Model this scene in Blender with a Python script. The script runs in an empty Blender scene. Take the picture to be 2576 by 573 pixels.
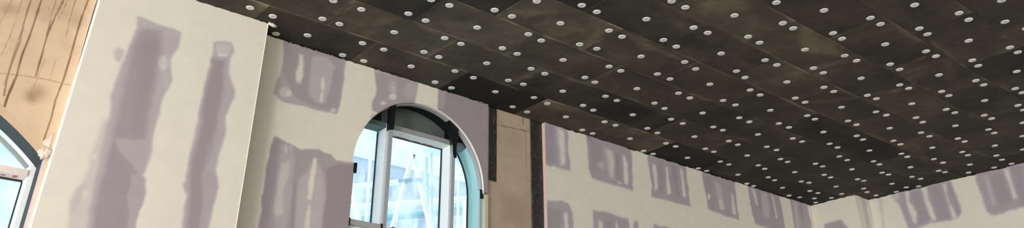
import bpy, bmesh, math, random
import numpy as np
from mathutils import Vector, Matrix
random.seed(7)
rng = np.random.default_rng(11)
SC = bpy.context.scene
COL = SC.collection

# ------------------------------------------------------------------ camera
F, PX, PY = 2018.92, 1288.0, 61.59
ROW = np.array([[0.7692612508338051, -0.6389087113359162, -0.005725953576183607],
                [0.3017564864913243, 0.371192086455836, -0.8781568526242919],
                [0.5631874917162925, 0.6738041952449317, 0.47833853664796333]])
EYE = np.array([-2.51327, -7.26536, 1.55])
ZC = 5.4325                      # underside of the ceiling boards
cam = bpy.data.objects.new('camera', bpy.data.cameras.new('camera'))
COL.objects.link(cam)
cam.data.sensor_width = 36.0
cam.data.lens = 36.0 * F / 2576.0
cam.data.shift_y = -(286.5 - PY) / 2576.0
cam.data.clip_start, cam.data.clip_end = 0.05, 400
m = Matrix.Identity(4)
for i in range(3):
    m[i][0], m[i][1], m[i][2], m[i][3] = ROW[0][i], -ROW[1][i], -ROW[2][i], EYE[i]
cam.matrix_world = m
SC.camera = cam

def ray(px, py):
    return ROW.T @ np.array([(px - PX) / F, (py - PY) / F, 1.0])
def at_y(p, y):                   # photo reading -> point on the plane Y = y
    d = ray(*p); return EYE + d * (y - EYE[1]) / d[1]
def at_x(p, x):
    d = ray(*p); return EYE + d * (x - EYE[0]) / d[0]
def at_z(p, z=ZC):
    d = ray(*p); return EYE + d * (z - EYE[2]) / d[2]

# ------------------------------------------------------------------ materials
def lin(c):
    return tuple(((v / 255) / 12.92 if v / 255 <= .04045 else ((v / 255 + .055) / 1.055) ** 2.4) for v in c) + (1.0,)
def mat(name, col, rough=.8, metal=0.0, noise=0.0, scale=20.0, bump=0.0, spec=.3):
    m = bpy.data.materials.new(name); m.use_nodes = True
    nt = m.node_tree; b = nt.nodes['Principled BSDF']
    b.inputs['Roughness'].default_value = rough; b.inputs['Metallic'].default_value = metal
    b.inputs['Specular IOR Level'].default_value = spec
    c = lin(col); b.inputs['Base Color'].default_value = c
    if noise or bump:
        tc = nt.nodes.new('ShaderNodeTexCoord'); nz = nt.nodes.new('ShaderNodeTexNoise')
        nz.inputs['Scale'].default_value = scale; nz.inputs['Detail'].default_value = 5
        nt.links.new(tc.outputs['Object'], nz.inputs['Vector'])
        if noise:
            mr = nt.nodes.new('ShaderNodeMapRange')
            mr.inputs[1].default_value, mr.inputs[2].default_value = .25, .75
            mr.inputs[3].default_value, mr.inputs[4].default_value = 1 - noise, 1 + noise
            nt.links.new(nz.outputs['Fac'], mr.inputs[0])
            hs = nt.nodes.new('ShaderNodeHueSaturation'); hs.inputs['Color'].default_value = c
            nt.links.new(mr.outputs[0], hs.inputs['Value'])
            nt.links.new(hs.outputs[0], b.inputs['Base Color'])
        if bump:
            bp = nt.nodes.new('ShaderNodeBump'); bp.inputs['Strength'].default_value = bump
            bp.inputs['Distance'].default_value = .01
            nt.links.new(nz.outputs['Fac'], bp.inputs['Height']); nt.links.new(bp.outputs[0], b.inputs['Normal'])
    return m
def ramp_mat(name, stops, attr, rough=.85, scale=9.0, amount=.03, fine=220.0, fine_amount=.02, spec=.2):
    """colour ramp driven by a per-vertex coverage attribute, with a little mottling"""
    m = bpy.data.materials.new(name); m.use_nodes = True
    nt = m.node_tree; b = nt.nodes['Principled BSDF']; L = nt.links.new
    b.inputs['Roughness'].default_value = rough; b.inputs['Specular IOR Level'].default_value = spec
    a = nt.nodes.new('ShaderNodeAttribute'); a.attribute_name = attr
    r = nt.nodes.new('ShaderNodeValToRGB')
    e = r.color_ramp.elements
    e[0].position, e[0].color = stops[0][0], lin(stops[0][1])
    e[1].position, e[1].color = stops[-1][0], lin(stops[-1][1])
    for p, c in stops[1:-1]:
        n = e.new(p); n.color = lin(c)
    L(a.outputs['Fac'], r.inputs['Fac'])
    tc = nt.nodes.new('ShaderNodeTexCoord')
    n1 = nt.nodes.new('ShaderNodeTexNoise'); n1.inputs['Scale'].default_value = scale; n1.inputs['Detail'].default_value = 4
    n2 = nt.nodes.new('ShaderNodeTexNoise'); n2.inputs['Scale'].default_value = fine; n2.inputs['Detail'].default_value = 2
    L(tc.outputs['Object'], n1.inputs['Vector']); L(tc.outputs['Object'], n2.inputs['Vector'])
    m1 = nt.nodes.new('ShaderNodeMapRange'); m2 = nt.nodes.new('ShaderNodeMapRange')
    for q, k in ((m1, amount), (m2, fine_amount)):
        q.inputs[1].default_value, q.inputs[2].default_value = .25, .75
        q.inputs[3].default_value, q.inputs[4].default_value = 1 - k, 1 + k
    L(n1.outputs['Fac'], m1.inputs[0]); L(n2.outputs['Fac'], m2.inputs[0])
    mu = nt.nodes.new('ShaderNodeMath'); mu.operation = 'MULTIPLY'
    L(m1.outputs[0], mu.inputs[0]); L(m2.outputs[0], mu.inputs[1])
    hs = nt.nodes.new('ShaderNodeHueSaturation'); L(r.outputs[0], hs.inputs['Color']); L(mu.outputs[0], hs.inputs['Value'])
    L(hs.outputs[0], b.inputs['Base Color'])
    return m

M_DRY = ramp_mat('taped_drywall', [(0, (228, 221, 207)), (.5, (192, 182, 184)), (1, (160, 147, 153))], 'mud')
M_DRYFAR = ramp_mat('taped_drywall_cool', [(0, (225, 219, 207)), (.5, (190, 184, 188)), (1, (163, 155, 162))], 'mud')
M_TAN = ramp_mat('tan_sheathing', [(0, (218, 190, 160)), (.5, (170, 140, 112)), (1, (92, 74, 56))], 'mud', amount=.07, scale=5, fine_amount=.05)
M_GREYTAN = ramp_mat('dusty_sheathing', [(0, (182, 165, 144)), (.5, (140, 125, 108)), (1, (70, 62, 54))], 'mud', amount=.05, scale=5, fine_amount=.06)
M_CEIL = ramp_mat('black_insulation_board', [(0, (22, 22, 21)), (.25, (42, 42, 40)), (.4, (58, 56, 50)), (.55, (74, 71, 61)), (.8, (108, 101, 85)), (1, (150, 142, 124))], 'mud', amount=.2, scale=9, fine_amount=.3, fine=170, rough=.75)
M_DISC = mat('white_plastic', (222, 226, 224), .45, noise=.04, scale=60, spec=.5)
M_PIN = mat('grey_pin', (150, 152, 150), .4, metal=.6)
M_GALV = mat('galvanised_steel', (176, 178, 180), .5, metal=.25, noise=.06, scale=30)
M_TAPE = mat('black_tape', (16, 17, 19), .5, noise=.2, scale=40, bump=.3)
M_MEMB = mat('black_membrane', (50, 48, 45), .35, noise=.45, scale=25, bump=.8, spec=.5)
M_DARKLINE = mat('dark_reveal', (24, 30, 33), .6, noise=.2, scale=12)
M_SPAN = mat('dark_spandrel_glass', (104, 110, 108), .3, noise=.15, scale=3, spec=.5)
M_BLUELINE = mat('pale_blue_reveal', (176, 222, 224), .6, noise=.05, scale=6)
M_WHITE = mat('white_frame_film', (242, 246, 246), .5, noise=.03, scale=20)
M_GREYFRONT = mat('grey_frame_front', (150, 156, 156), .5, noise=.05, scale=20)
M_TEAL = mat('shaded_underside', (126, 142, 140), .6, noise=.05, scale=20)  # shade under the unlit right transom put into its colour
M_GASKET = mat('black_gasket', (30, 42, 50), .5)
M_RED = mat('red_print', (196, 84, 80), .6)
M_YEL = mat('yellow_sticker', (236, 206, 70), .6)
M_BEAD = mat('white_corner_bead', (240, 236, 230), .5)
M_EDGE = mat('pinkish_board_edge', (226, 200, 186), .8, noise=.06, scale=40)
M_PURPEDGE = mat('purple_board_edge', (196, 178, 186), .8, noise=.05, scale=30)
M_FOAM = mat('white_foam', (240, 236, 224), .9, bump=.5, scale=60)
M_PAPER = mat('torn_paper', (224, 206, 192), .9, noise=.06, scale=40)
M_BOARD = mat('pale_wood_board', (206, 190, 166), .8, noise=.05, scale=25)
M_CARD = mat('brown_cardboard', (150, 126, 100), .9, noise=.1, scale=30)
M_FLOOR = mat('concrete_floor', (142, 134, 122), .8, noise=.08, scale=3)
M_OUTG = mat('site_ground', (222, 220, 212), .9, noise=.1, scale=1)
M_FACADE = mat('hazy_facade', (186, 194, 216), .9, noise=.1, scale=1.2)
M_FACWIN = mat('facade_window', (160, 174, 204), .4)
M_TIMBER = mat('pale_timber', (246, 242, 226), .8, noise=.05, scale=12)
M_RAIL = mat('teal_rail', (104, 178, 200), .5)
M_POLE = mat('scaffold_tube', (138, 170, 194), .5)
M_WPOLE = mat('white_tube', (236, 240, 240), .5)
def glass_mat():
    m = bpy.data.materials.new('dusty_window_glass'); m.use_nodes = True
    nt = m.node_tree; nt.nodes.remove(nt.nodes['Principled BSDF']); L = nt.links.new
    out = nt.nodes['Material Output']
    tr = nt.nodes.new('ShaderNodeBsdfTransparent'); tr.inputs[0].default_value = (.80, .93, .98, 1)
    gl = nt.nodes.new('ShaderNodeBsdfGlossy'); gl.inputs['Roughness'].default_value = .05
    df = nt.nodes.new('ShaderNodeBsdfTranslucent'); df.inputs[0].default_value = (.92, .97, 1, 1)
    fr = nt.nodes.new('ShaderNodeFresnel'); fr.inputs[0].default_value = 1.3
    tc = nt.nodes.new('ShaderNodeTexCoord'); mp = nt.nodes.new('ShaderNodeMapping'); mp.inputs['Scale'].default_value = (5, 5, 2)
    nz = nt.nodes.new('ShaderNodeTexNoise'); nz.inputs['Scale'].default_value = 1.6; nz.inputs['Detail'].default_value = 6
    nz.inputs['Roughness'].default_value = .6
    L(tc.outputs['Object'], mp.inputs[0]); L(mp.outputs[0], nz.inputs['Vector'])
    mr = nt.nodes.new('ShaderNodeMapRange'); mr.inputs[1].default_value, mr.inputs[2].default_value = .42, .72
    mr.inputs[3].default_value, mr.inputs[4].default_value = .07, .42
    L(nz.outputs['Fac'], mr.inputs[0])
    a = nt.nodes.new('ShaderNodeMixShader'); b = nt.nodes.new('ShaderNodeMixShader')
    L(mr.outputs[0], a.inputs[0]); L(tr.outputs[0], a.inputs[1]); L(df.outputs[0], a.inputs[2])
    L(fr.outputs[0], b.inputs[0]); L(a.outputs[0], b.inputs[1]); L(gl.outputs[0], b.inputs[2])
    L(b.outputs[0], out.inputs[0])
    return m
M_GLASS = glass_mat()

# ------------------------------------------------------------------ object helpers
def link(name, me, material=None, parent=None):
    o = bpy.data.objects.new(name, me); COL.objects.link(o)
    if material is not None: me.materials.append(material)
    if parent is not None: o.parent = parent
    return o
def tag(o, label, cat, group=None, kind=None):
    o['label'] = label; o['category'] = cat
    if group: o['group'] = group
    if kind: o['kind'] = kind
    return o
def empty(name, loc=(0, 0, 0)):
    o = bpy.data.objects.new(name, None); COL.objects.link(o); o.location = loc
    o.empty_display_size = .1
    return o
def bm_obj(name, bm, material, parent=None, smooth=False, bevel=0.0):
    if bevel:
        bmesh.ops.bevel(bm, geom=bm.edges[:], offset=bevel, segments=2, profile=.5, affect='EDGES', clamp_overlap=True)
    bmesh.ops.recalc_face_normals(bm, faces=bm.faces[:])
    me = bpy.data.meshes.new(name); bm.to_mesh(me); bm.free()
    if smooth: me.shade_smooth()
    return link(name, me, material, parent)
def box(bm, x0, x1, y0, y1, z0, z1):
    v = [bm.verts.new((x, y, z)) for x in (x0, x1) for y in (y0, y1) for z in (z0, z1)]
    for f in ((0, 1, 3, 2), (4, 6, 7, 5), (0, 4, 5, 1), (2, 3, 7, 6), (0, 2, 6, 4), (1, 5, 7, 3)):
        bm.faces.new([v[i] for i in f])
def box_obj(name, b, material, parent=None, bevel=0.003):
    bm = bmesh.new(); box(bm, *b); return bm_obj(name, bm, material, parent, bevel=bevel)
def tube(bm, a, b, r, n=10, r2=None):
    a, b = Vector(a), Vector(b); d = (b - a).normalized(); r2 = r if r2 is None else r2
    s = d.orthogonal().normalized(); t = d.cross(s)
    A = [bm.verts.new(a + (s * math.cos(i * 2 * math.pi / n) + t * math.sin(i * 2 * math.pi / n)) * r) for i in range(n)]
    B = [bm.verts.new(b + (s * math.cos(i * 2 * math.pi / n) + t * math.sin(i * 2 * math.pi / n)) * r2) for i in range(n)]
    for i in range(n): bm.faces.new((A[i], A[(i + 1) % n], B[(i + 1) % n], B[i]))
    bm.faces.new(A[::-1]); bm.faces.new(B)
def beam(bm, a, b, w, h):          # squared timber from a to b
    a, b = Vector(a), Vector(b); d = (b - a).normalized()
    s = d.cross(Vector((0, 1, 0))).normalized() * w / 2; t = Vector((0, h / 2, 0))
    A = [bm.verts.new(a + p) for p in (s + t, s - t, -s - t, -s + t)]
    B = [bm.verts.new(b + p) for p in (s + t, s - t, -s - t, -s + t)]
    for i in range(4): bm.faces.new((A[i], A[(i + 1) % 4], B[(i + 1) % 4], B[i]))
    bm.faces.new(A[::-1]); bm.faces.new(B)
def ring(bm, cx, cz, prof, a0, a1, n):
    """sweep a closed (r, y) profile along an arc in the XZ plane"""
    rows = []
    for i in range(n + 1):
        t = math.radians(a0 + (a1 - a0) * i / n)
        rows.append([bm.verts.new((cx + r * math.cos(t), y, cz + r * math.sin(t))) for r, y in prof])
    k = len(prof)
    for i in range(n):
        for j in range(k):
            bm.faces.new((rows[i][j], rows[i][(j + 1) % k], rows[i + 1][(j + 1) % k], rows[i + 1][j]))
    bm.faces.new(rows[0]); bm.faces.new(rows[-1][::-1])
def prism(bm, pts, f0, f1):        # closed outline (u, v) lifted by two point functions
    A = [bm.verts.new(f0(*p)) for p in pts]; B = [bm.verts.new(f1(*p)) for p in pts]; n = len(pts)
    bm.faces.new(A); bm.faces.new(B[::-1])
    for i in range(n): bm.faces.new((A[i], B[i], B[(i + 1) % n], A[(i + 1) % n]))

# value noise on arrays
_G = rng.random((256, 256))
def vnoise(u, v, s, seed=0):
    u = np.asarray(u, float) * s + seed * 17.3; v = np.asarray(v, float) * s + seed * 7.7
    i, j = np.floor(u).astype(int), np.floor(v).astype(int)
    fu, fv = u - i, v - j; fu = fu * fu * (3 - 2 * fu); fv = fv * fv * (3 - 2 * fv)
    g = lambda a, b: _G[a % 256, b % 256]
    return (g(i, j) * (1 - fu) + g(i + 1, j) * fu) * (1 - fv) + (g(i, j + 1) * (1 - fu) + g(i + 1, j + 1) * fu) * fv
def fbm(u, v, s, seed=0, o=4):
    r = 0; a = .5
    for k in range(o): r = r + a * vnoise(u, v, s * 2 ** k, seed + k); a /= 2
    return r / (1 - .5 ** o)
def sstep(x, a, b):
    t = np.clip((x - a) / (b - a), 0, 1); return t * t * (3 - 2 * t)
def poly_sd(U, V, P):
    P = np.asarray(P, float); Q = np.roll(P, -1, 0)
    d = np.full(U.shape, 1e9); ins = np.zeros(U.shape, bool)
    for (x0, y0), (x1, y1) in zip(P, Q):
        ex, ey = x1 - x0, y1 - y0; l = ex * ex + ey * ey + 1e-12
        t = np.clip(((U - x0) * ex + (V - y0) * ey) / l, 0, 1)
        d = np.minimum(d, np.hypot(U - x0 - t * ex, V - y0 - t * ey))
        c = (y0 > V) != (y1 > V)
        ins ^= c & (U < (x1 - x0) * (V - y0) / (y1 - y0 + 1e-12) + x0)
    return np.where(ins, d, -d)
class Coat:
    """hand-troweled coats: soft-edged shapes laid over a field of vertices"""
    def __init__(s, U, V, toUV, soft=.018, rough=.02, seed=1):
        s.U, s.V, s.to, s.soft, s.rough = U, V, toUV, soft, rough
        s.f = np.zeros(len(U)); s.n = fbm(U, V, 9, seed) - .5
    def lay(s, val, pts, soft=None, rough=None):
        P = [s.to(p) for p in pts]; so = soft or s.soft; ro = s.rough if rough is None else rough
        a = np.array(P); g = so + ro
        k = np.where((s.U > a[:, 0].min() - g) & (s.U < a[:, 0].max() + g) & (s.V > a[:, 1].min() - g) & (s.V < a[:, 1].max() + g))[0]
        if not len(k): return
        w = sstep(poly_sd(s.U[k], s.V[k], P) + s.n[k] * 2 * ro, -so, so)
        s.f[k] = s.f[k] * (1 - w) + val * w
    def dot(s, val, x, y, rx, ry, soft=None):
        s.lay(val, [(x + rx * math.cos(t), y + ry * math.sin(t)) for t in np.linspace(0, 2 * math.pi, 14)[:-1]], soft)
    def line(s, val, pts, w, soft=.006):     # w: half width in metres
        P = np.array([s.to(p) for p in pts])
        for (x0, y0), (x1, y1) in zip(P[:-1], P[1:]):
            g = w * 3 + soft * 2
            k = np.where((s.U > min(x0, x1) - g) & (s.U < max(x0, x1) + g) & (s.V > min(y0, y1) - g) & (s.V < max(y0, y1) + g))[0]
            ex, ey = x1 - x0, y1 - y0; l = ex * ex + ey * ey + 1e-12
            t = np.clip(((s.U[k] - x0) * ex + (s.V[k] - y0) * ey) / l, 0, 1)
            d = np.hypot(s.U[k] - x0 - t * ex, s.V[k] - y0 - t * ey)
            ww = w * (.55 + 1.1 * fbm(s.U[k], s.V[k], 7, 5))
            q = 1 - sstep(d, ww - soft, ww + soft)
            s.f[k] = np.maximum(s.f[k], val * q)
def panel(name, us, vs, to3, material, paint=None, hole=None, thick=.03, parent=None, ragged=0.0, flip=False, shape=None):
    """a board face on a (u, v) lattice with an optional arched hole and painted coats"""
    us, vs = np.unique(np.round(us, 5)), np.unique(np.round(vs, 5)); nu, nv = len(us), len(vs)
    U, V = [q.ravel() for q in np.meshgrid(us, vs, indexing='ij')]
    I = np.arange(nu * nv).reshape(nu, nv)
    quads = np.stack([I[:-1, :-1], I[1:, :-1], I[1:, 1:], I[:-1, 1:]], -1).reshape(-1, 4)
    if hole:
        inside, snap = hole
        cu, cv = U[quads].mean(1), V[quads].mean(1); gone = inside(cu, cv)
        kv = np.zeros(len(U), bool); gv = kv.copy()
        kv[quads[~gone].ravel()] = True; gv[quads[gone].ravel()] = True
        e = np.where(kv & gv)[0]; U[e], V[e] = snap(U[e], V[e])
        quads = quads[~gone]
    Up, Vp = U.copy(), V.copy()
    if ragged:
        top = V > vs[-1] - 1e-4
        V = V.copy(); V[top] -= ragged * sstep(fbm(U[top], U[top] * 0, 14, 3), .35, .75) + ragged * .3 * vnoise(U[top], U[top] * 0, 60, 2)
    used = np.unique(quads); rem = -np.ones(len(U), int); rem[used] = np.arange(len(used))
    U, V, quads = U[used], V[used], rem[quads]
    pts = to3(U, V)
    if flip: quads = quads[:, ::-1]
    me = bpy.data.meshes.new(name)
    me.from_pydata(pts.tolist(), [], quads.tolist())
    a = me.attributes.new('mud', 'FLOAT', 'POINT')
    f = np.zeros(len(U)) if paint is None else paint(U, V)
    a.data.foreach_set('value', np.clip(f, 0, 1.0).astype(np.float32))
    o = link(name, me, material, parent)
    md = o.modifiers.new('thickness', 'SOLIDIFY'); md.thickness = thick; md.offset = -1
    return o
def fine(a, b, s): return np.linspace(a, b, max(2, int(round((b - a) / s)) + 1))
def arch_hole(cx, cz, R, xl, xr, zb, mx=None):
    def inside(u, v):
        return np.where(v >= cz, np.hypot(u - cx, v - cz) < R, (u > xl) & (u < xr) & (v > zb)) & (v > zb)
    def snap(u, v):
        u, v = u.copy(), v.copy(); k = v > cz + 1e-4
        d = np.hypot(u[k] - cx, v[k] - cz); u[k] = cx + (u[k] - cx) / d * R; v[k] = cz + (v[k] - cz) / d * R
        return u, v
    return inside, snap

M_TAN_PLAIN = mat('tan_soffit', (200, 168, 136), .9, noise=.06, scale=8)
M_DARK1 = mat('charcoal_reveal', (46, 52, 54), .6, noise=.15, scale=20)
M_FILM = mat('pinkish_film', (228, 214, 208), .5, noise=.04, scale=20)
M_FILMW = mat('white_film', (228, 232, 230), .5, noise=.03, scale=20)
M_TEALDARK = mat('deep_shaded_underside', (92, 112, 112), .6, noise=.05, scale=20)  # darker version for the left transom, its shade put into the colour
M_SCUFF = mat('pale_scuff', (150, 148, 142), .7)
SKY, BACK, EXPO = 2.5, 6.2, -.22
SIDE, SUN, SUNDIR = .17, 6.5, (.74, -.55, -.38)
FILL_LIGHTS = [('added_fill_light', (-7.2, -6.5, 2.4), (0.5, 0, 5.0), 1.6, 1.6, 350, (1, .975, .935))]  # unseen area light added to brighten the pillar side and fall off rightwards

# ================================================================== ceiling of black insulation boards
BL, BW = 1.2, .60912
OFF = [.004, .51, .022, -.486, .026, -.466, .035, -.46] + [.03, -.46] * 7
TONE = {(0, -1): .5, (0, 0): .40, (0, 1): .50, (0, 2): .24, (0, 3): .58, (0, 4): .60, (0, 5): .20, (0, 6): .32, (0, 7): .26, (0, 8): .22,
        (1, -1): .5, (1, 0): .60, (1, 1): .55, (1, 2): .36, (1, 3): .30, (1, 4): .44, (1, 5): .30, (1, 6): .28,
        (2, 0): .40, (2, 1): .57, (2, 2): .47, (2, 3): .44, (2, 4): .38, (2, 5): .42, (2, 6): .26,
        (3, 1): .34, (3, 2): .60, (3, 3): .46, (3, 4): .48, (3, 5): .40, (3, 6): .25, (3, 7): .22, (3, 8): .44,
        (4, 1): .34, (4, 2): .36, (4, 3): .46, (4, 4): .54, (4, 5): .40, (4, 6): .44, (4, 7): .40, (4, 8): .36,
        (5, 3): .60, (5, 4): .55, (5, 5): .38, (5, 6): .46, (5, 7): .36, (6, 3): .42, (6, 4): .40, (6, 5): .44, (6, 6): .36,
        (7, 4): .48, (7, 5): .42, (8, 4): .42}
MARKS = [(.12, [(903, 101), (928, 96), (989, 46), (958, 40)]), (.12, [(1049, 58), (1110, 86), (1145, 94), (1186, 76), (1201, 51), (1090, 51)]), (.2, [(1040, 132), (1084, 140), (1078, 130)]),
         (-.10, [(958, -20), (1160, -20), (1160, 0), (1034, 50), (908, 15)]), (.2, [(1258, 31), (1330, 24), (1430, 30), (1340, 38)]), (.15, [(1334, 66), (1384, 46), (1450, 51), (1476, 76), (1410, 96), (1374, 96)]),
         (.16, [(1462, 113), (1509, 64), (1513, 82), (1478, 111)]), (.24, [(1567, 79), (1622, 99), (1712, 147), (1715, 154), (1612, 123), (1590, 103)]), (-.10, [(1567, 61), (1612, 76), (1600, 90)]),
         (.15, [(1759, 10), (1865, -10), (1892, 25), (1815, 36), (1752, 32)]), (.18, [(1357, 170), (1366, 176), (1298, 209), (1283, 203)]), (.13, [(1357, 223), (1430, 195), (1442, 203), (1350, 242)]),
         (.13, [(1529, 230), (1582, 195), (1589, 202), (1540, 235)]), (.12, [(1385, 253), (1470, 273), (1450, 285), (1370, 268)]), (-.12, [(1560, 263), (1650, 281), (1625, 294), (1555, 282)]),
         (.22, [(2016, 64), (2126, 132), (2137, 144), (2023, 129), (2011, 101)]), (.13, [(1971, 183), (2147, 145), (2152, 153), (1978, 194)]), (.16, [(1996, 260), (2089, 246), (2178, 241), (2094, 259)]),
         (.2, [(2375, 150), (2410, 167), (2405, 220), (2370, 204)]), (-.1, [(2089, 216), (2154, 243), (2095, 247)]), (.07, [(2195, 273), (2276, 218), (2377, 152), (2342, 152), (2251, 192), (2205, 243)]),
         (.13, [(2456, 44), (2496, 66), (2486, 88), (2456, 66)]), (-.17, [(2012, 327), (2060, 308), (2088, 332), (2238, 362), (2272, 384), (2238, 408), (2144, 378), (2070, 348)]), (.15, [(2240, 362), (2299, 352), (2350, 411), (2330, 413), (2284, 384)]),
         (.1, [(1690, 40), (1720, 60), (1800, 100), (1790, 108), (1700, 64)]), (.12, [(1830, 130), (1880, 160), (1960, 205), (1940, 205), (1860, 165)]), (-.08, [(1700, 95), (1790, 100), (1760, 125), (1690, 115)])]
def build_ceiling():
    V, Q, A = [], [], []
    r4 = random.Random(3)
    for r in range(20):
        for k in range(-8, 11):
            u0, u1 = (k + OFF[r]) * BL + .002, (k + 1 + OFF[r]) * BL - .002
            v0, v1 = r * BW + .0015, (r + 1) * BW - .0015
            if r == 0: v0 = -.03
            u1 = min(u1, 10.80)
            if u1 - u0 < .05 or u0 < -8.6: continue
            tone = TONE.get((r, k), r4.uniform(.28, .5)); dz = r4.uniform(-.0015, .0015)
            tilt = (r4.uniform(-.0012, .0012), r4.uniform(-.0012, .0012))
            near = r < 9 and k > -3
            if near:
                uu = np.unique(np.r_[u0, u0 + .006, u0 + .02, fine(u0 + .045, u1 - .045, .045), u1 - .02, u1 - .006, u1])
                vv = np.unique(np.r_[v0, v0 + .006, v0 + .02, fine(v0 + .045, v1 - .045, .045), v1 - .02, v1 - .006, v1])
            else: uu, vv = np.array([u0, u1]), np.array([v0, v1])
            U, W = [q.ravel() for q in np.meshgrid(uu, vv, indexing='ij')]
            eu = np.minimum(U - u0, u1 - U); ev = np.minimum(W - v0, v1 - W)
            s = r * 31 + k * 7
            n1 = fbm(U, W, 1.6, s); n2 = fbm(U, W * 3, 2.5, s + 3); n3 = fbm(U * .6 + W, W - U * .6, 2.2, s + 9)
            f = tone + (n1 - .5) * .32 + (n3 - .5) * .24 + (fbm(U, W, 5, s + 21) - .5) * .12
            # dust rubbed along the board edges, wedge shaped
            band_v = .10 * sstep(n2, .42, .75); band_u = .14 * sstep(n1, .45, .8)
            f = f + .16 * sstep(n3, .42, .7) * (1 - sstep(ev, band_v * .3, band_v + .02)) + .18 * sstep(n2, .48, .75) * (1 - sstep(eu, band_u * .3, band_u + .02))
            # chipped pale arris here and there
            f = f + .17 * sstep(fbm(U, W, 3.2, s + 5), .55, .72) * (1 - sstep(np.minimum(eu, ev), .004, .016))
            arr = np.minimum(eu, ev)
            z = ZC + dz + tilt[0] * (U - (u0 + u1) / 2) + tilt[1] * (W - (v0 + v1) / 2) * 2 + .004 * (1 - sstep(arr, 0, .006))
            b = len(V); nu, nv = len(uu), len(vv)
            V += np.c_[U, -W, z].tolist(); A += f.tolist()
            I = np.arange(nu * nv).reshape(nu, nv) + b
            Q += np.stack([I[:-1, :-1], I[1:, :-1], I[1:, 1:], I[:-1, 1:]], -1).reshape(-1, 4).tolist()
            # board sides
            c = [I[0, 0], I[-1, 0], I[-1, -1], I[0, -1]]; t = len(V)
            for q in c:
                x, y, _ = V[q]; V.append([x, y, ZC + .05]); A.append(.1)
            for i in range(4): Q.append([int(c[i]), t + i, t + (i + 1) % 4, int(c[(i + 1) % 4])])
    # larger rubbed and dusty marks on the boards
    VX = np.array(V); AA = np.array(A); cu, cv = VX[:, 0], -VX[:, 1]; cn = fbm(cu, cv, 5, 40) - .5
    for d, pts in MARKS:
        Pq = np.array([(q[0], -q[1]) for q in (at_z(p) for p in pts)])
        k = np.where((cu > Pq[:, 0].min() - .2) & (cu < Pq[:, 0].max() + .2) & (cv > Pq[:, 1].min() - .2) & (cv < Pq[:, 1].max() + .2))[0]
        AA[k] += d * sstep(poly_sd(cu[k], cv[k], Pq) + cn[k] * .12, -.05, .07)
    for x0, x1, row, d in ((-.6, 3.8, 1, .24), (.8, 4.8, 2, .14), (1.6, 6.2, 3, .22), (2.8, 7.2, 4, .2), (4.2, 8, 5, .14)):
        k = np.where((np.abs(cv - row * BW) < .013) & (cu > x0) & (cu < x1))[0]
        AA[k] += d * sstep(fbm(cu[k], cv[k] * 0, 3.5, row), .35, .6)
    A = AA.tolist()
    b = len(V)                                     # the slab the boards are pinned to
    V += [[-8.6, .12, ZC + .045], [10.9, .12, ZC + .045], [10.9, -12.3, ZC + .045], [-8.6, -12.3, ZC + .045]]
    V += [[x, y, ZC + .085] for x, y, _ in V[b:b + 4]]; A += [.02] * 8
    Q += [[b, b + 1, b + 2, b + 3], [b + 7, b + 6, b + 5, b + 4]] + [[b + i, b + 4 + i, b + 4 + (i + 1) % 4, b + (i + 1) % 4] for i in range(4)]
    me = bpy.data.meshes.new('ceiling'); me.from_pydata(V, [], Q)
    me.attributes.new('mud', 'FLOAT', 'POINT').data.foreach_set('value', np.clip(np.array(A), 0, 1).astype(np.float32))
    o = link('ceiling', me, M_CEIL)
    return tag(o, 'ceiling of black insulation boards laid in staggered rows', 'ceiling', kind='structure')
build_ceiling()

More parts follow.
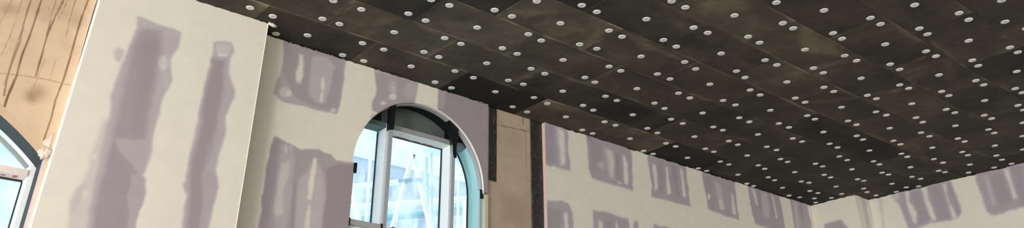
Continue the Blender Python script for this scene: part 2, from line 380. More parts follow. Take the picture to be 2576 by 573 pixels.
# ================================================================== fixing discs
PINS = """-0.132,-0.459,0,-1,3 0.298,-0.112,0,0,0 1.074,-0.107,0,0,1 0.113,-0.438,0,0,2 1.097,-0.488,0,0,3 0.567,-0.286,0,0,4 1.326,-0.126,0,1,0 2.257,-0.158,0,1,1 1.35,-0.503,0,1,2 2.259,-0.546,0,1,3 1.808,-0.338,0,1,4 2.501,-0.146,0,2,0 3.431,-0.157,0,2,1 2.526,-0.539,0,2,2 3.447,-0.542,0,2,3 2.974,-0.384,0,2,4 3.681,-0.143,0,3,0 4.663,-0.129,0,3,1 3.698,-0.503,0,3,2 4.683,-0.523,0,3,3 4.174,-0.33,0,3,4 4.862,-0.123,0,4,0 5.918,-0.086,0,4,1 4.883,-0.528,0,4,2 5.927,-0.493,0,4,3 5.4,-0.305,0,4,4 6.121,-0.085,0,5,0 7.144,-0.077,0,5,1 6.13,-0.496,0,5,2 7.148,-0.486,0,5,3 6.64,-0.288,0,5,4 7.343,-0.082,0,6,0 8.361,-0.079,0,6,1 7.361,-0.481,0,6,2 8.348,-0.488,0,6,3 7.868,-0.271,0,6,4 8.551,-0.07,0,7,0 9.463,-0.127,0,7,1 8.555,-0.463,0,7,2 9.501,-0.493,0,7,3 8.999,-0.31,0,7,4 9.687,-0.184,0,8,0 9.705,-0.516,0,8,2 9.942,-0.303,0,8,5 10.184,-0.177,0,8,4 10.143,-0.499,0,8,6 0.518,-0.7,1,-1,1 0.427,-1.086,1,-1,3 0.702,-0.71,1,0,0 1.716,-0.725,1,0,1 0.72,-1.109,1,0,2 1.702,-1.128,1,0,3 1.224,-0.908,1,0,4 1.909,-0.727,1,1,0 2.887,-0.732,1,1,1 1.911,-1.13,1,1,2 2.886,-1.135,1,1,3 2.413,-0.931,1,1,4 3.094,-0.758,1,2,0 4.083,-0.741,1,2,1 3.094,-1.135,1,2,2 4.096,-1.117,1,2,3 3.59,-0.901,1,2,4 4.289,-0.711,1,3,0 5.293,-0.715,1,3,1 4.297,-1.112,1,3,2 5.289,-1.129,1,3,3 4.79,-0.92,1,3,4 5.526,-0.688,1,4,0 6.533,-0.699,1,4,1 5.523,-1.126,1,4,2 6.537,-1.101,1,4,3 6.029,-0.912,1,4,4 6.727,-0.697,1,5,0 7.736,-0.738,1,5,1 6.753,-1.09,1,5,2 7.748,-1.113,1,5,3 7.236,-0.9,1,5,4 7.951,-0.7,1,6,0 8.942,-0.691,1,6,1 7.942,-1.105,1,6,2 8.921,-1.109,1,6,3 8.447,-0.896,1,6,4 9.097,-0.734,1,7,0 10.068,-0.729,1,7,1 9.12,-1.101,1,7,2 10.075,-1.12,1,7,3 9.622,-0.893,1,7,4 10.302,-1.052,1,8,2 10.6,-1.046,1,8,7 1.122,-1.327,2,0,1 1.14,-1.691,2,0,3 1.333,-1.317,2,1,0 2.314,-1.328,2,1,1 1.34,-1.715,2,1,2 2.322,-1.744,2,1,3 1.822,-1.526,2,1,4 2.524,-1.324,2,2,0 3.522,-1.348,2,2,1 2.518,-1.723,2,2,2 3.527,-1.73,2,2,3 3.012,-1.528,2,2,4 3.705,-1.327,2,3,0 4.718,-1.35,2,3,1 3.712,-1.734,2,3,2 4.711,-1.735,2,3,3 4.222,-1.511,2,3,4 4.946,-1.313,2,4,0 5.936,-1.301,2,4,1 4.932,-1.729,2,4,2 5.937,-1.717,2,4,3 5.438,-1.52,2,4,4 6.132,-1.306,2,5,0 7.143,-1.297,2,5,1 6.157,-1.712,2,5,2 7.14,-1.717,2,5,3 6.635,-1.508,2,5,4 7.366,-1.303,2,6,0 8.343,-1.317,2,6,1 7.349,-1.729,2,6,2 8.323,-1.718,2,6,3 8.539,-1.319,2,7,0 9.54,-1.315,2,7,1 8.561,-1.705,2,7,2 9.526,-1.73,2,7,3 9.013,-1.521,2,7,4 9.689,-1.338,2,8,0 10.669,-1.362,2,8,1 9.696,-1.745,2,8,2 10.558,-1.59,2,8,8 10.667,-1.74,2,8,3 10.192,-1.539,2,8,4 1.736,-1.919,3,1,1 1.947,-1.93,3,2,0 2.892,-1.914,3,2,1 1.943,-2.309,3,2,2 2.911,-2.327,3,2,3 2.42,-2.127,3,2,4 3.108,-1.955,3,3,0 4.101,-1.937,3,3,1 3.115,-2.318,3,3,2 4.097,-2.338,3,3,3 3.616,-2.128,3,3,4 4.317,-1.94,3,4,0 5.311,-1.936,3,4,1 4.334,-2.3,3,4,2 5.304,-2.336,3,4,3 4.793,-2.139,3,4,4 5.547,-1.944,3,5,0 6.509,-1.921,3,5,1 5.524,-2.323,3,5,2 6.557,-2.31,3,5,3 6.035,-2.116,3,5,4 6.736,-1.923,3,6,0 7.73,-1.922,3,6,1 6.743,-2.305,3,6,2 7.734,-2.326,3,6,3 7.248,-2.119,3,6,4 7.956,-1.908,3,7,0 8.918,-1.921,3,7,1 7.936,-2.305,3,7,2 8.917,-2.35,3,7,3 8.427,-2.129,3,7,4 9.124,-1.905,3,8,0 10.094,-1.918,3,8,1 9.116,-2.337,3,8,2 10.124,-2.321,3,8,3 9.619,-2.132,3,8,4 10.298,-1.955,3,9,0 10.264,-2.353,3,9,2 2.333,-2.525,4,1,1 2.538,-2.525,4,2,0 3.507,-2.541,4,2,1 3.537,-2.918,4,2,3 3.028,-2.733,4,2,4 3.731,-2.526,4,3,0 4.742,-2.555,4,3,1 3.741,-2.936,4,3,2 4.753,-2.929,4,3,3 4.239,-2.726,4,3,4 4.962,-2.512,4,4,0 5.941,-2.536,4,4,1 4.959,-2.941,4,4,2 5.923,-2.936,4,4,3 5.447,-2.746,4,4,4 6.149,-2.54,4,5,0 7.138,-2.543,4,5,1 6.125,-2.944,4,5,2 7.126,-2.935,4,5,3 6.647,-2.738,4,5,4 7.349,-2.543,4,6,0 8.313,-2.546,4,6,1 7.338,-2.962,4,6,2 8.305,-2.939,4,6,3 7.815,-2.754,4,6,4 8.529,-2.536,4,7,0 9.524,-2.534,4,7,1 8.534,-2.946,4,7,2 9.536,-2.941,4,7,3 9.018,-2.753,4,7,4 9.79,-2.545,4,8,0 10.575,-2.571,4,8,1 9.74,-2.929,4,8,2 10.634,-2.926,4,8,3 10.651,-3.168,4,8,9 10.198,-2.757,4,8,4 2.949,-3.128,5,2,1 3.145,-3.134,5,3,0 4.138,-3.149,5,3,1 4.164,-3.549,5,3,3 3.652,-3.338,5,3,4 4.348,-3.142,5,4,0 5.351,-3.155,5,4,1 4.343,-3.552,5,4,2 5.336,-3.547,5,4,3 4.865,-3.356,5,4,4 5.55,-3.156,5,5,0 6.548,-3.139,5,5,1 5.554,-3.563,5,5,2 6.559,-3.541,5,5,3 6.028,-3.351,5,5,4 6.734,-3.154,5,6,0 7.722,-3.16,5,6,1 6.741,-3.558,5,6,2 7.747,-3.537,5,6,3 7.228,-3.352,5,6,4 7.945,-3.139,5,7,0 8.927,-3.152,5,7,1 7.943,-3.556,5,7,2 8.897,-3.569,5,7,3 8.41,-3.352,5,7,4 9.122,-3.156,5,8,0 10.085,-3.184,5,8,1 9.097,-3.561,5,8,2 10.108,-3.538,5,8,3 9.627,-3.351,5,8,4 10.344,-3.156,5,9,0 3.755,-3.751,6,3,0 4.757,-3.753,6,3,1 4.753,-4.168,6,3,3 4.252,-3.959,6,3,4 4.945,-3.745,6,4,0 5.931,-3.753,6,4,1 4.954,-4.166,6,4,2 5.925,-4.163,6,4,3 5.422,-3.967,6,4,4 6.147,-3.752,6,5,0 7.139,-3.765,6,5,1 6.129,-4.174,6,5,2 7.136,-4.166,6,5,3 6.644,-3.966,6,5,4 7.331,-3.762,6,6,0 8.329,-3.755,6,6,1 7.331,-4.172,6,6,2 8.316,-4.168,6,6,3 7.832,-3.97,6,6,4 8.523,-3.767,6,7,0 9.526,-3.757,6,7,1 8.528,-4.151,6,7,2 9,-3.964,6,7,4 5.354,-4.37,7,4,1 5.345,-4.777,7,4,3 4.843,-4.576,7,4,4 5.545,-4.363,7,5,0 6.547,-4.381,7,5,1 5.559,-4.776,7,5,2 6.538,-4.779,7,5,3 6.031,-4.569,7,5,4 6.74,-4.362,7,6,0 7.741,-4.361,7,6,1 6.727,-4.785,7,6,2 7.241,-4.574,7,6,4 7.935,-4.365,7,7,0 5.89,-4.99,8,4,1 5.41,-5.153,8,4,4 6.211,-5.069,8,5,0"""
def disc_mesh():
    bm = bmesh.new(); n = 28
    prof = [(.0405, 0), (.0405, -.004), (.038, -.0075), (.031, -.0085), (.013, -.0062), (.0085, -.0062), (.0075, -.003), (.0, -.003)]
    rows = []
    for r, z in prof[:-1]:
        rows.append([bm.verts.new((r * math.cos(i * 2 * math.pi / n), r * math.sin(i * 2 * math.pi / n), z)) for i in range(n)])
    for a, b in zip(rows[:-1], rows[1:]):
        for i in range(n): bm.faces.new((a[i], b[i], b[(i + 1) % n], a[(i + 1) % n]))
    bm.faces.new(rows[-1]); bm.faces.new(rows[0][::-1])
    bmesh.ops.recalc_face_normals(bm, faces=bm.faces[:])
    me = bpy.data.meshes.new('fixing_disc'); bm.to_mesh(me); bm.free(); me.shade_smooth(); me.materials.append(M_DISC)
    return me
def pinhead_mesh():
    bm = bmesh.new(); bmesh.ops.create_cone(bm, segments=14, radius1=.0048, radius2=.0062, depth=.004, cap_ends=True)
    me = bpy.data.meshes.new('pin_head'); bm.to_mesh(me); bm.free(); me.materials.append(M_PIN)
    return me
DM, PM = disc_mesh(), pinhead_mesh()
ORD = ['first', 'second', 'third', 'fourth', 'fifth', 'sixth', 'seventh', 'eighth', 'ninth', 'tenth']
first = {}
pins = [p.split(',') for p in PINS.split()]
for x, y, r, k, t in pins:
    if int(t) < 5: first[int(r)] = min(first.get(int(r), 99), int(k))
rd = random.Random(5)
for x, y, r, k, t in pins:
    x, y, r, k, t = float(x), float(y), int(r), int(k), int(t)
    o = bpy.data.objects.new('fixing_disc', DM); COL.objects.link(o)
    o.location = (x, y, ZC + .0005); o.rotation_euler = (rd.uniform(-.03, .03), rd.uniform(-.03, .03), rd.uniform(0, 6))
    if t < 5:
        where = ['pillar end, wall side', 'far end, wall side', 'pillar end, room side', 'far end, room side', 'at its centre'][t]
        lab = f'white disc on {ORD[k - first[r]]} board, {ORD[r]} ceiling row from window wall, {where}'
    else:
        lab = f'white disc in cut boards along the far end wall, {ORD[t - 5]} out from corner'
    tag(o, lab, 'fixing disc', 'white fixing discs on the black ceiling boards')
    if math.dist((x, y, ZC), EYE) < 9.6:
        p = bpy.data.objects.new('pin_head', PM); COL.objects.link(p); p.parent = o; p.location = (0, 0, -.0045)

# ================================================================== walls
TOP = ZC
def onY(y): return lambda p: tuple(at_y(p, y)[[0, 2]])
def yz(x): return lambda p: (-at_x(p, x)[1], at_x(p, x)[2])
def face_y(y): return lambda U, V: np.c_[U, np.full(len(U), y), V]
def face_x(x): return lambda U, V: np.c_[np.full(len(U), x), -U, V]

# ---- sheathing behind the boards of the window bay (hole of the arched window)
CX2, CZ2, R2 = 2.22, 4.31, .865
SY = .03
def paint_sheath(U, V):
    c = Coat(U, V, onY(SY))
    c.f = .20 * sstep(fbm(U, V, 2.2, 4), .4, .75)
    c.line(.85, [(1250, 314), (1290, 322), (1333, 331)], .004)
    c.line(.9, [(1316, 286), (1316, 312)], .006)
    c.line(.5, [(1322, 330), (1324, 420)], .002)
    for i in range(40):
        px, py = 1250 + 80 * rng.random(), 300 + 270 * rng.random()
        c.line(.3 * rng.random() + .15, [(px, py), (px + 4 * rng.random() - 2, py + 18 * rng.random())], .0015)
    return c.f
xs = np.r_[.1, .6, 1.1, fine(1.25, 3.1, .02), fine(3.1, 4.12, .01), 6, 8, 10.8]
zs = np.r_[0, 1.0, 2, 3, fine(3.5, TOP + .04, .012)]
wl = panel('wall_left', xs, zs, face_y(SY), M_GREYTAN, paint_sheath, arch_hole(CX2, CZ2, .906, 1.32, 3.12, 1.0), .10)
tag(wl, 'window wall of dusty tan sheathing behind the drywall', 'wall', kind='structure')

# ---- taped drywall around the arched window
def paint_win(U, V):
    c = Coat(U, V, onY(-.03), .014, .016, 2); L = c.lay
    L(.62, [(716, 95), (716, 110), (717, 122), (712, 155), (706, 186), (694, 203), (686, 234), (697, 244), (708, 257), (769, 269), (847, 288), (854, 264), (861, 221), (871, 155), (875, 120)])
    L(.85, [(716, 95), (716, 150), (712, 180), (735, 235), (770, 262), (845, 283), (852, 264), (860, 215), (869, 150), (870, 120)], .03)
    L(.55, [(786, 142), (826, 144), (841, 168), (835, 200), (830, 225), (817, 260), (795, 258), (775, 235), (780, 180)], .02)
    L(.35, [(752, 134), (765, 138), (766, 160), (765, 180), (756, 212), (745, 208), (745, 178)], .02)
    L(.05, [(753, 136), (762, 138), (762, 162), (764, 177), (755, 205), (747, 201), (748, 173), (752, 160)])
    L(.12, [(809, 190), (815, 192), (816, 225), (812, 228), (808, 221)])
    L(.12, [(809, 230), (814, 232), (811, 253), (805, 256), (805, 240)])
    c.dot(.35, 717, 232, 15, 12); c.dot(.1, 727, 234, 6, 6); c.dot(.3, 838, 278, 7, 7)
    # lower coat
    L(.80, [(691, 343), (711, 352), (742, 366), (757, 375), (800, 376), (834, 387), (846, 402), (880, 406), (895, 410), (895, 600), (645, 600), (652, 560), (660, 508), (670, 428), (681, 368)])
    L(.95, [(690, 348), (704, 352), (700, 390), (694, 440), (684, 510), (672, 590), (650, 590), (660, 510), (672, 428), (682, 370)], .02)
    L(1., [(817, 425), (850, 412), (880, 413), (895, 413), (895, 600), (806, 600), (812, 540), (821, 500), (824, 450)], .012)
    L(.60, [(708, 362), (738, 368), (742, 400), (735, 470), (722, 560), (712, 590), (690, 590), (692, 540), (700, 440)], .02)
    L(.32, [(706, 411), (728, 404), (727, 440), (724, 455), (714, 470), (713, 500), (713, 538), (694, 543), (687, 517), (697, 474), (702, 449)], .02)
    L(.2, [(716, 362), (722, 362), (722, 384), (717, 385)], .01); L(.2, [(728, 364), (737, 366), (735, 370), (729, 369)], .01)
    L(.5, [(749, 450), (772, 432), (782, 412), (800, 408), (812, 430), (818, 490), (812, 530), (808, 600), (742, 600), (744, 510)], .025)
    L(.03, [(790, 397), (797, 399), (795, 430), (791, 445), (784, 504), (772, 500), (778, 449), (785, 420)])
    L(.12, [(777, 508), (783, 517), (779, 600), (762, 600), (768, 534)])
    L(.92, [(742, 455), (747, 450), (743, 520), (738, 590), (730, 590), (735, 510)], .012)
    # over the arch
    L(.80, [(944, 160), (944, 177), (946, 215), (945, 243), (937, 259), (937, 277), (960, 290), (1045, 262), (1045, 240), (1048, 226), (1051, 206), (1053, 190)])
    c.dot(.5, 988, 220, 11, 16, .03); c.dot(.15, 990, 221, 4, 4); c.dot(.2, 987, 243, 10, 9); c.dot(.2, 966, 259, 9, 5); c.dot(.62, 1034, 229, 16, 22, .03)
    L(.45, [(944, 150), (944, 180), (960, 180), (985, 188), (1053, 206), (1053, 180)], .03)
    for i in range(7): c.line(.55, [(930 + i * 3, 296 - i), (938 + i * 4, 286 + i * 2)], .006)
    L(1., [(1103, 200), (1104, 223), (1102, 250), (1103, 290), (1220, 500), (1240, 500), (1240, 240), (1180, 230)], .012)
    L(.80, [(1103, 210), (1104, 232), (1102, 270), (1112, 276), (1122, 255), (1122, 215)], .025)
    for i in range(5): c.line(.7, [(1150 + i * 7, 290 + i * 2), (1151 + i * 7, 297 + i * 3)], .004)
    return c.f
xs = np.r_[fine(.13, 1.375, .0105), fine(1.375, 3.09, .0105), fine(3.09, 3.145, .011)]
zs = np.r_[0, .9, 1.8, 2.7, fine(3.35, 4.31, .0105), fine(4.31, TOP - .002, .0105)]
def win_inside(u, v):
    return np.where(v >= CZ2, np.hypot(u - CX2, v - CZ2) < R2, u > 1.375)
dl = panel('drywall_lining', xs, zs, face_y(-.03), M_DRY, paint_win, (win_inside, arch_hole(CX2, CZ2, R2, 0, 0, 0)[1]), .028, wl, .014)
bm = bmesh.new(); ring(bm, CX2, CZ2, [(R2 - .001, -.036), (R2 + .005, -.0355), (R2 + .006, -.029), (R2 - .001, -.005)], -1, 96, 60)
bm_obj('corner_bead', bm, M_BEAD, dl)

# ---- far bay: taped drywall in even rows
def paint_far(U, V):
    c = Coat(U, V, onY(-.03), .022, .02, 3); L = c.lay
    def halo(val, pts): L(val, pts)
    L(.85, [(1366, 300), (1372, 300), (1427, 320), (1429, 367), (1436, 431), (1377, 414), (1366, 408)])
    L(1., [(1366, 310), (1392, 316), (1396, 410), (1366, 405)], .03)
    L(.45, [(1398, 320), (1420, 328), (1426, 380), (1424, 418), (1408, 418), (1402, 367)], .03)
    L(.03, [(1405, 324), (1417, 330), (1421, 371), (1420, 412), (1411, 412), (1408, 367)])
    L(.85, [(1475, 335), (1588, 372), (1591, 433), (1593, 479), (1550, 467), (1489, 448), (1481, 419)])
    L(.97, [(1485, 350), (1515, 362), (1516, 420), (1490, 440)], .04)
    L(.45, [(1520, 372), (1543, 380), (1547, 450), (1532, 446)], .03); L(.22, [(1528, 380), (1538, 382), (1543, 410), (1543, 448), (1535, 443), (1534, 410)])
    L(.04, [(1566, 388), (1573, 394), (1578, 412), (1581, 467), (1571, 463), (1569, 420)]); L(.04, [(1555, 455), (1565, 462), (1553, 460)])
    c.dot(.5, 1512, 414, 9, 9, .03)
    L(1., [(1549, 386), (1559, 388), (1562, 455), (1551, 452)], .03)
    L(.80, [(1366, 508), (1381, 504), (1412, 505), (1431, 513), (1440, 533), (1444, 600), (1366, 600)])
    L(1., [(1366, 524), (1411, 526), (1410, 600), (1366, 600)], .03)
    L(.05, [(1420, 532), (1428, 534), (1431, 600), (1418, 600)])
    L(.85, [(1493, 530), (1520, 533), (1579, 550), (1588, 600), (1493, 600)])
    L(.08, [(1505, 552), (1516, 558), (1518, 600), (1506, 600)]); L(.08, [(1550, 553), (1556, 572), (1558, 600), (1546, 600)])
    L(.97, [(1522, 552), (1540, 556), (1540, 600), (1525, 600)], .03)
    c.dot(.85, 1600, 568, 6, 14); L(.75, [(1640, 580), (1647, 561), (1654, 566), (1671, 569), (1692, 577), (1695, 600), (1640, 600)])
    L(.85, [(1628, 386), (1727, 418), (1729, 457), (1738, 520), (1678, 503), (1639, 494), (1640, 472), (1633, 427)])
    L(.97, [(1654, 400), (1666, 406), (1669, 479), (1659, 479)], .03); L(1., [(1687, 414), (1702, 419), (1705, 460), (1713, 498), (1702, 494), (1694, 453)], .03)
    L(.08, [(1641, 412), (1649, 416), (1655, 472), (1647, 479)]); L(.03, [(1674, 418), (1680, 421), (1688, 486), (1680, 488), (1676, 455)]); L(.12, [(1710, 423), (1718, 427), (1726, 494), (1718, 494)])
    L(.85, [(1764, 428), (1848, 455), (1853, 501), (1859, 552), (1823, 542), (1782, 527), (1775, 490)])
    L(.95, [(1770, 440), (1790, 446), (1794, 520), (1783, 512)], .04); c.dot(.08, 1783, 495, 4, 9)
    L(.5, [(1796, 455), (1812, 462), (1824, 525), (1812, 529)], .03); L(.15, [(1808, 500), (1814, 500), (1820, 526), (1813, 527)])
    L(.12, [(1839, 483), (1846, 496), (1852, 540), (1842, 536)])
    L(.85, [(1881, 466), (1958, 486), (1966, 517), (1980, 600), (1938, 574), (1900, 562), (1894, 542), (1886, 500)])
    L(.25, [(1890, 474), (1899, 477), (1908, 514), (1901, 514)]); L(1., [(1902, 476), (1912, 480), (1920, 530), (1911, 526)], .04)
    L(.5, [(1915, 484), (1930, 488), (1937, 545), (1922, 545)], .04); L(1., [(1932, 486), (1939, 490), (1953, 556), (1943, 540)], .03)
    L(.25, [(1940, 490), (1946, 492), (1957, 550), (1951, 550)])
    L(.72, [(1986, 498), (2028, 508), (2040, 560), (2044, 600), (2002, 600), (1992, 530)])
    L(.4, [(1997, 508), (2004, 513), (2013, 590), (2006, 590)], .03); L(.95, [(2009, 510), (2018, 513), (2024, 560), (2014, 545)], .03)
    return c.f
xs = np.r_[fine(4.08, 10.27, .016)]; zs = np.r_[0, 1.2, 2.4, 3.4, fine(3.8, TOP - .002, .016)]
df = panel('drywall_lining', xs, zs, face_y(-.03), M_DRYFAR, paint_far, None, .058, wl, .012)
bm = bmesh.new(); box(bm, 4.072, 4.0795, -.0305, .0285, 0, TOP - .012)
bm_obj('board_edge', bm, M_EDGE, df)

# ---- the corner pillar and the far end wall
def paint_cpil(U, V):
    c = Coat(U, V, yz(10.27), .03, .02, 5)
    c.lay(.9, [(2074, 564), (2095, 556), (2116, 552), (2122, 561), (2131, 573), (2136, 590), (2072, 590)])
    return c.f
def paint_right(U, V):
    c = Coat(U, V, yz(10.74), .03, .025, 6); L = c.lay
    L(.3, [(2209, 500), (2217, 500), (2222, 530), (2228, 590), (2220, 590), (2214, 530)])
    L(.85, [(2243, 488), (2390, 452), (2404, 485), (2417, 515), (2421, 538), (2411, 546), (2391, 553), (2344, 558), (2307, 572), (2300, 600), (2292, 600), (2270, 528), (2258, 508)])
    L(.35, [(2243, 488), (2262, 484), (2262, 500), (2250, 505)], .04)
    L(.05, [(2276, 482), (2287, 481), (2286, 508), (2307, 532), (2306, 562), (2299, 560), (2284, 520)])
    L(.05, [(2319, 474), (2331, 470), (2334, 488), (2354, 550), (2340, 556), (2327, 515)])
    L(.12, [(2371, 464), (2379, 460), (2381, 491), (2408, 545), (2397, 549), (2385, 508)])
    L(1., [(2383, 464), (2390, 460), (2418, 536), (2408, 540)], .03)
    L(.97, [(2290, 486), (2313, 480), (2342, 552), (2310, 562), (2310, 530)], .04); L(.97, [(2337, 472), (2366, 465), (2389, 546), (2361, 551)], .04)
    L(.88, [(2451, 434), (2620, 395), (2620, 512), (2576, 520), (2549, 525), (2520, 536), (2499, 540), (2482, 532), (2462, 474)])
    L(.5, [(2475, 444), (2485, 442), (2506, 512), (2496, 515)], .04); L(.12, [(2524, 428), (2537, 424), (2561, 497), (2549, 500)])
    L(1., [(2489, 441), (2521, 432), (2546, 505), (2509, 512)], .05); L(1., [(2541, 426), (2566, 420), (2600, 505), (2566, 508)], .05)
    return c.f

wr = panel('wall_right', np.r_[fine(.845, 3.9, .02), 6, 9, 12.3], np.r_[0, 1.2, 2.4, 3.4, fine(3.8, TOP - .002, .02)], face_x(10.74), M_DRYFAR, lambda U, V: paint_right(U, V), None, .1, None, .012)
tag(wr, 'far end wall with grey purple taped joint patches', 'wall', kind='structure')
wc = panel('wall_corner', fine(.03, .845, .016), np.r_[0, 1.2, 2.4, 3.4, fine(3.8, TOP - .002, .016)], face_x(10.27), M_DRYFAR, paint_cpil, None, .03, None, .01)
tag(wc, 'boxed out corner pillar between window wall and far end wall', 'pillar', kind='structure')
panel('side_board', np.r_[fine(10.3004, 10.745, .02)], np.r_[0, 2, 4, fine(4.6, TOP - .002, .03)], face_y(-.845), M_DRYFAR,
      lambda U, V: .35 * sstep(fbm(U, V * .3, 5, 8), .55, .75), None, .03, wc, .01)

# ---- near pillar, faced with taped drywall
PYF = -.275
def lean(U, V):
    k = np.clip((.14 - U) / 1.57, 0, 1); return U + k * .022 * (V - 3.1)
def face_pil(U, V): return np.c_[lean(U, V), np.full(len(U), PYF), V]
def paint_pil(U, V):
    c = Coat(lean(U, V), V, onY(PYF), .022, .016, 7); L = c.lay
    L(.30, [(262, 300), (246, 340), (232, 380), (222, 420), (205, 458), (184, 500), (174, 545), (170, 600), (230, 600), (255, 480), (290, 330), (285, 300)], .03)
    L(.62, [(347, 42), (352, 44), (456, 80), (450, 118), (430, 148), (431, 200), (412, 240), (399, 290), (386, 340), (379, 400), (364, 432), (361, 440), (367, 450), (364, 485), (350, 530), (334, 600), (215, 600), (225, 540), (232, 490), (238, 445), (252, 400), (258, 360), (268, 325), (278, 285), (279, 240), (300, 185), (312, 150), (330, 110), (345, 70)])
    L(.55, [(350, 46), (454, 82), (450, 95), (400, 90), (352, 62)], .015)
    L(.92, [(345, 78), (372, 70), (405, 78), (408, 120), (398, 170), (388, 230), (376, 300), (362, 370), (350, 430), (345, 470), (334, 600), (226, 600), (246, 490), (266, 410), (284, 340), (300, 262), (318, 190), (332, 130)], .045)
    L(1., [(362, 100), (392, 100), (384, 180), (370, 260), (352, 330), (330, 330), (338, 240), (350, 160)], .05)
    L(.70, [(286, 352), (296, 345), (330, 355), (372, 350), (366, 430), (356, 440), (340, 425), (318, 400), (300, 385)], .014)
    L(.97, [(283, 365), (298, 384), (318, 405), (332, 440), (330, 480), (322, 540), (312, 600), (228, 600), (248, 500), (266, 420)], .03)
    L(.74, [(332, 440), (362, 446), (364, 485), (350, 530), (334, 600), (318, 600), (326, 540), (322, 490)], .015)
    c.dot(.40, 299, 137, 11, 16); L(.36, [(298, 140), (306, 125), (312, 128), (308, 145)], .01)
    c.dot(.30, 412, 160, 12, 19, .025); c.dot(.48, 418, 200, 9, 18, .03)
    c.dot(.12, 235, 393, 7, 8); c.dot(.1, 212, 487, 7, 9)
    L(.42, [(196, 470), (212, 462), (205, 490), (190, 530), (178, 540), (178, 510)], .03)
    L(.66, [(538, 108), (548, 104), (582, 106), (588, 118), (588, 128), (578, 150), (577, 185), (584, 205), (591, 225), (589, 245), (578, 268), (570, 290), (566, 340), (550, 388), (542, 425), (543, 445), (549, 470), (546, 490), (535, 520), (518, 600), (456, 600), (463, 540), (468, 490), (462, 478), (461, 462), (468, 458), (472, 430), (486, 350), (498, 300), (510, 245), (513, 220), (524, 170), (537, 140), (537, 120)])
    L(.36, [(545, 110), (582, 111), (582, 126), (574, 141), (548, 138), (543, 125)], .02)
    L(.1, [(546, 134), (572, 138), (571, 142), (552, 140)], .008)
    L(.98, [(536, 148), (564, 152), (562, 200), (556, 250), (546, 310), (535, 360), (522, 410), (514, 460), (512, 510), (500, 600), (468, 600), (476, 510), (480, 440), (492, 370), (504, 320), (516, 250), (522, 200)], .03)
    L(.74, [(528, 360), (520, 410), (530, 430), (545, 445), (548, 470), (540, 500), (524, 540), (510, 600), (500, 600), (512, 510), (508, 450)], .025)
    return c.f
us = fine(-1.43, .14, .0095)
wp = panel('wall_pillar', us, np.r_[0, 1, 2, 2.6, fine(2.95, TOP - .002, .0095)], face_pil, M_DRY, paint_pil, None, .02, None, .008)
tag(wp, 'near pillar faced with taped drywall showing two purple grey bands', 'pillar', kind='structure')
bm = bmesh.new(); box(bm, .118, .1395, -.256, -.0315, 0, TOP - .004); bm_obj('side_board', bm, M_DRY, wp)
bm = bmesh.new()
q = [(-1.43 + .022 * (z - 3.1), z) for z in (0, TOP - .004)]
vs = [bm.verts.new((x + dx, y, z)) for x, z in q for dx in (.0005, .02) for y in (-.2555, -.02)]
for f in ((0, 1, 5, 4), (2, 6, 7, 3), (0, 4, 6, 2), (1, 3, 7, 5), (0, 2, 3, 1), (4, 5, 7, 6)): bm.faces.new([vs[i] for i in f])
bm_obj('side_board', bm, M_WHITE, wp)  # window light put into this return's colour: white instead of drywall cream
M_CRACK = mat('corner_bead_white', (236, 230, 216), .6)
bm = bmesh.new(); tube(bm, (.1405, -.2755, 0), (.1405, -.2755, TOP - .01), .004, 8); bm_obj('corner_bead', bm, M_CRACK, wp)

# ---- tan sheathing of the next bay, streaked, with a low arched window
BY = -.15
C1, CZ1, R1, XL1, XR1, SPR = -3.19, 1.835, 2.6, -4.95, -1.43, 3.748
def paint_tan(U, V):
    c = Coat(U, V, onY(BY), .02, .02, 9)
    c.f = .16 * sstep(fbm(U, V, 2.4, 14), .45, .75) + .10 * sstep(fbm(U, V, 8, 18), .5, .8)
    for w, v, pts in [(.006, .85, [(232, -40), (222, 0), (205, 45), (190, 95), (175, 150), (160, 200), (140, 250), (128, 300), (110, 352)]),
                      (.007, .85, [(112, -30), (104, 0), (90, 45), (75, 90), (55, 140), (42, 190), (20, 240), (4, 290)]),
                      (.005, .75, [(88, -30), (78, 0), (62, 50), (50, 105), (28, 165), (16, 205), (10, 240)]), (.003, .5, [(74, 10), (52, 80), (30, 150), (10, 215)]),
                      (.006, .8, [(168, -30), (160, 0), (140, 40), (122, 80), (114, 105), (105, 140), (90, 192)]), (.004, .6, [(150, -30), (140, 0), (127, 50), (117, 90)]),
                      (.003, .6, [(170, 0), (157, 30), (145, 52)]), (.003, .5, [(132, 0), (122, 25)]), (.003, .6, [(200, -30), (190, 0), (176, 45), (167, 90)]),
                      (.003, .5, [(56, 0), (42, 45), (28, 85), (10, 125), (-10, 160)]), (.006, .35, [(30, 0), (10, 40), (-6, 70)]), (.0025, .45, [(238, 0), (230, 30)]),
                      (.003, .35, [(112, 150), (95, 195), (75, 240)]), (.003, .3, [(140, 150), (125, 205)])]:
        c.line(v, pts, w, .004)
    c.line(.5, [(-20, 180), (0, 184), (60, 190), (120, 200), (172, 213)], .004)
    for x, y, rx, ry, v in [(95, 235, 22, 18, .42), (80, 245, 10, 10, .6), (20, 20, 25, 18, .4), (195, 55, 16, 14, .32), (60, 345, 20, 10, .2)]:
        k = np.zeros_like(c.f); old = c.f.copy(); c.dot(v, x, y, rx, ry, .05); c.f = np.maximum(old, c.f * .8 + old * .2)
    return c.f
def ins1(u, v):
    return (u > XL1) & (u < XR1 + .0001) & (v > 1.0) & ((v < SPR) | (np.hypot(u - C1, v - CZ1) < R1))
def snap1(u, v):
    u, v = u.copy(), v.copy(); k = (v > SPR - .03) & (u > XL1 + .002) & (u < XR1 - .002)
    d = np.hypot(u[k] - C1, v[k] - CZ1); u[k] = C1 + (u[k] - C1) / d * R1; v[k] = CZ1 + (v[k] - CZ1) / d * R1
    return u, v
wb = panel('wall_bay', np.r_[-8.6, -6, XL1, fine(XL1, -2.6, .03), fine(-2.6, XR1, .008), -1.40], np.r_[0, 1.0, 2, 3, fine(3.4, 5.2, .008), TOP + .03],
           face_y(BY), M_TAN, paint_tan, (ins1, snap1), .12)
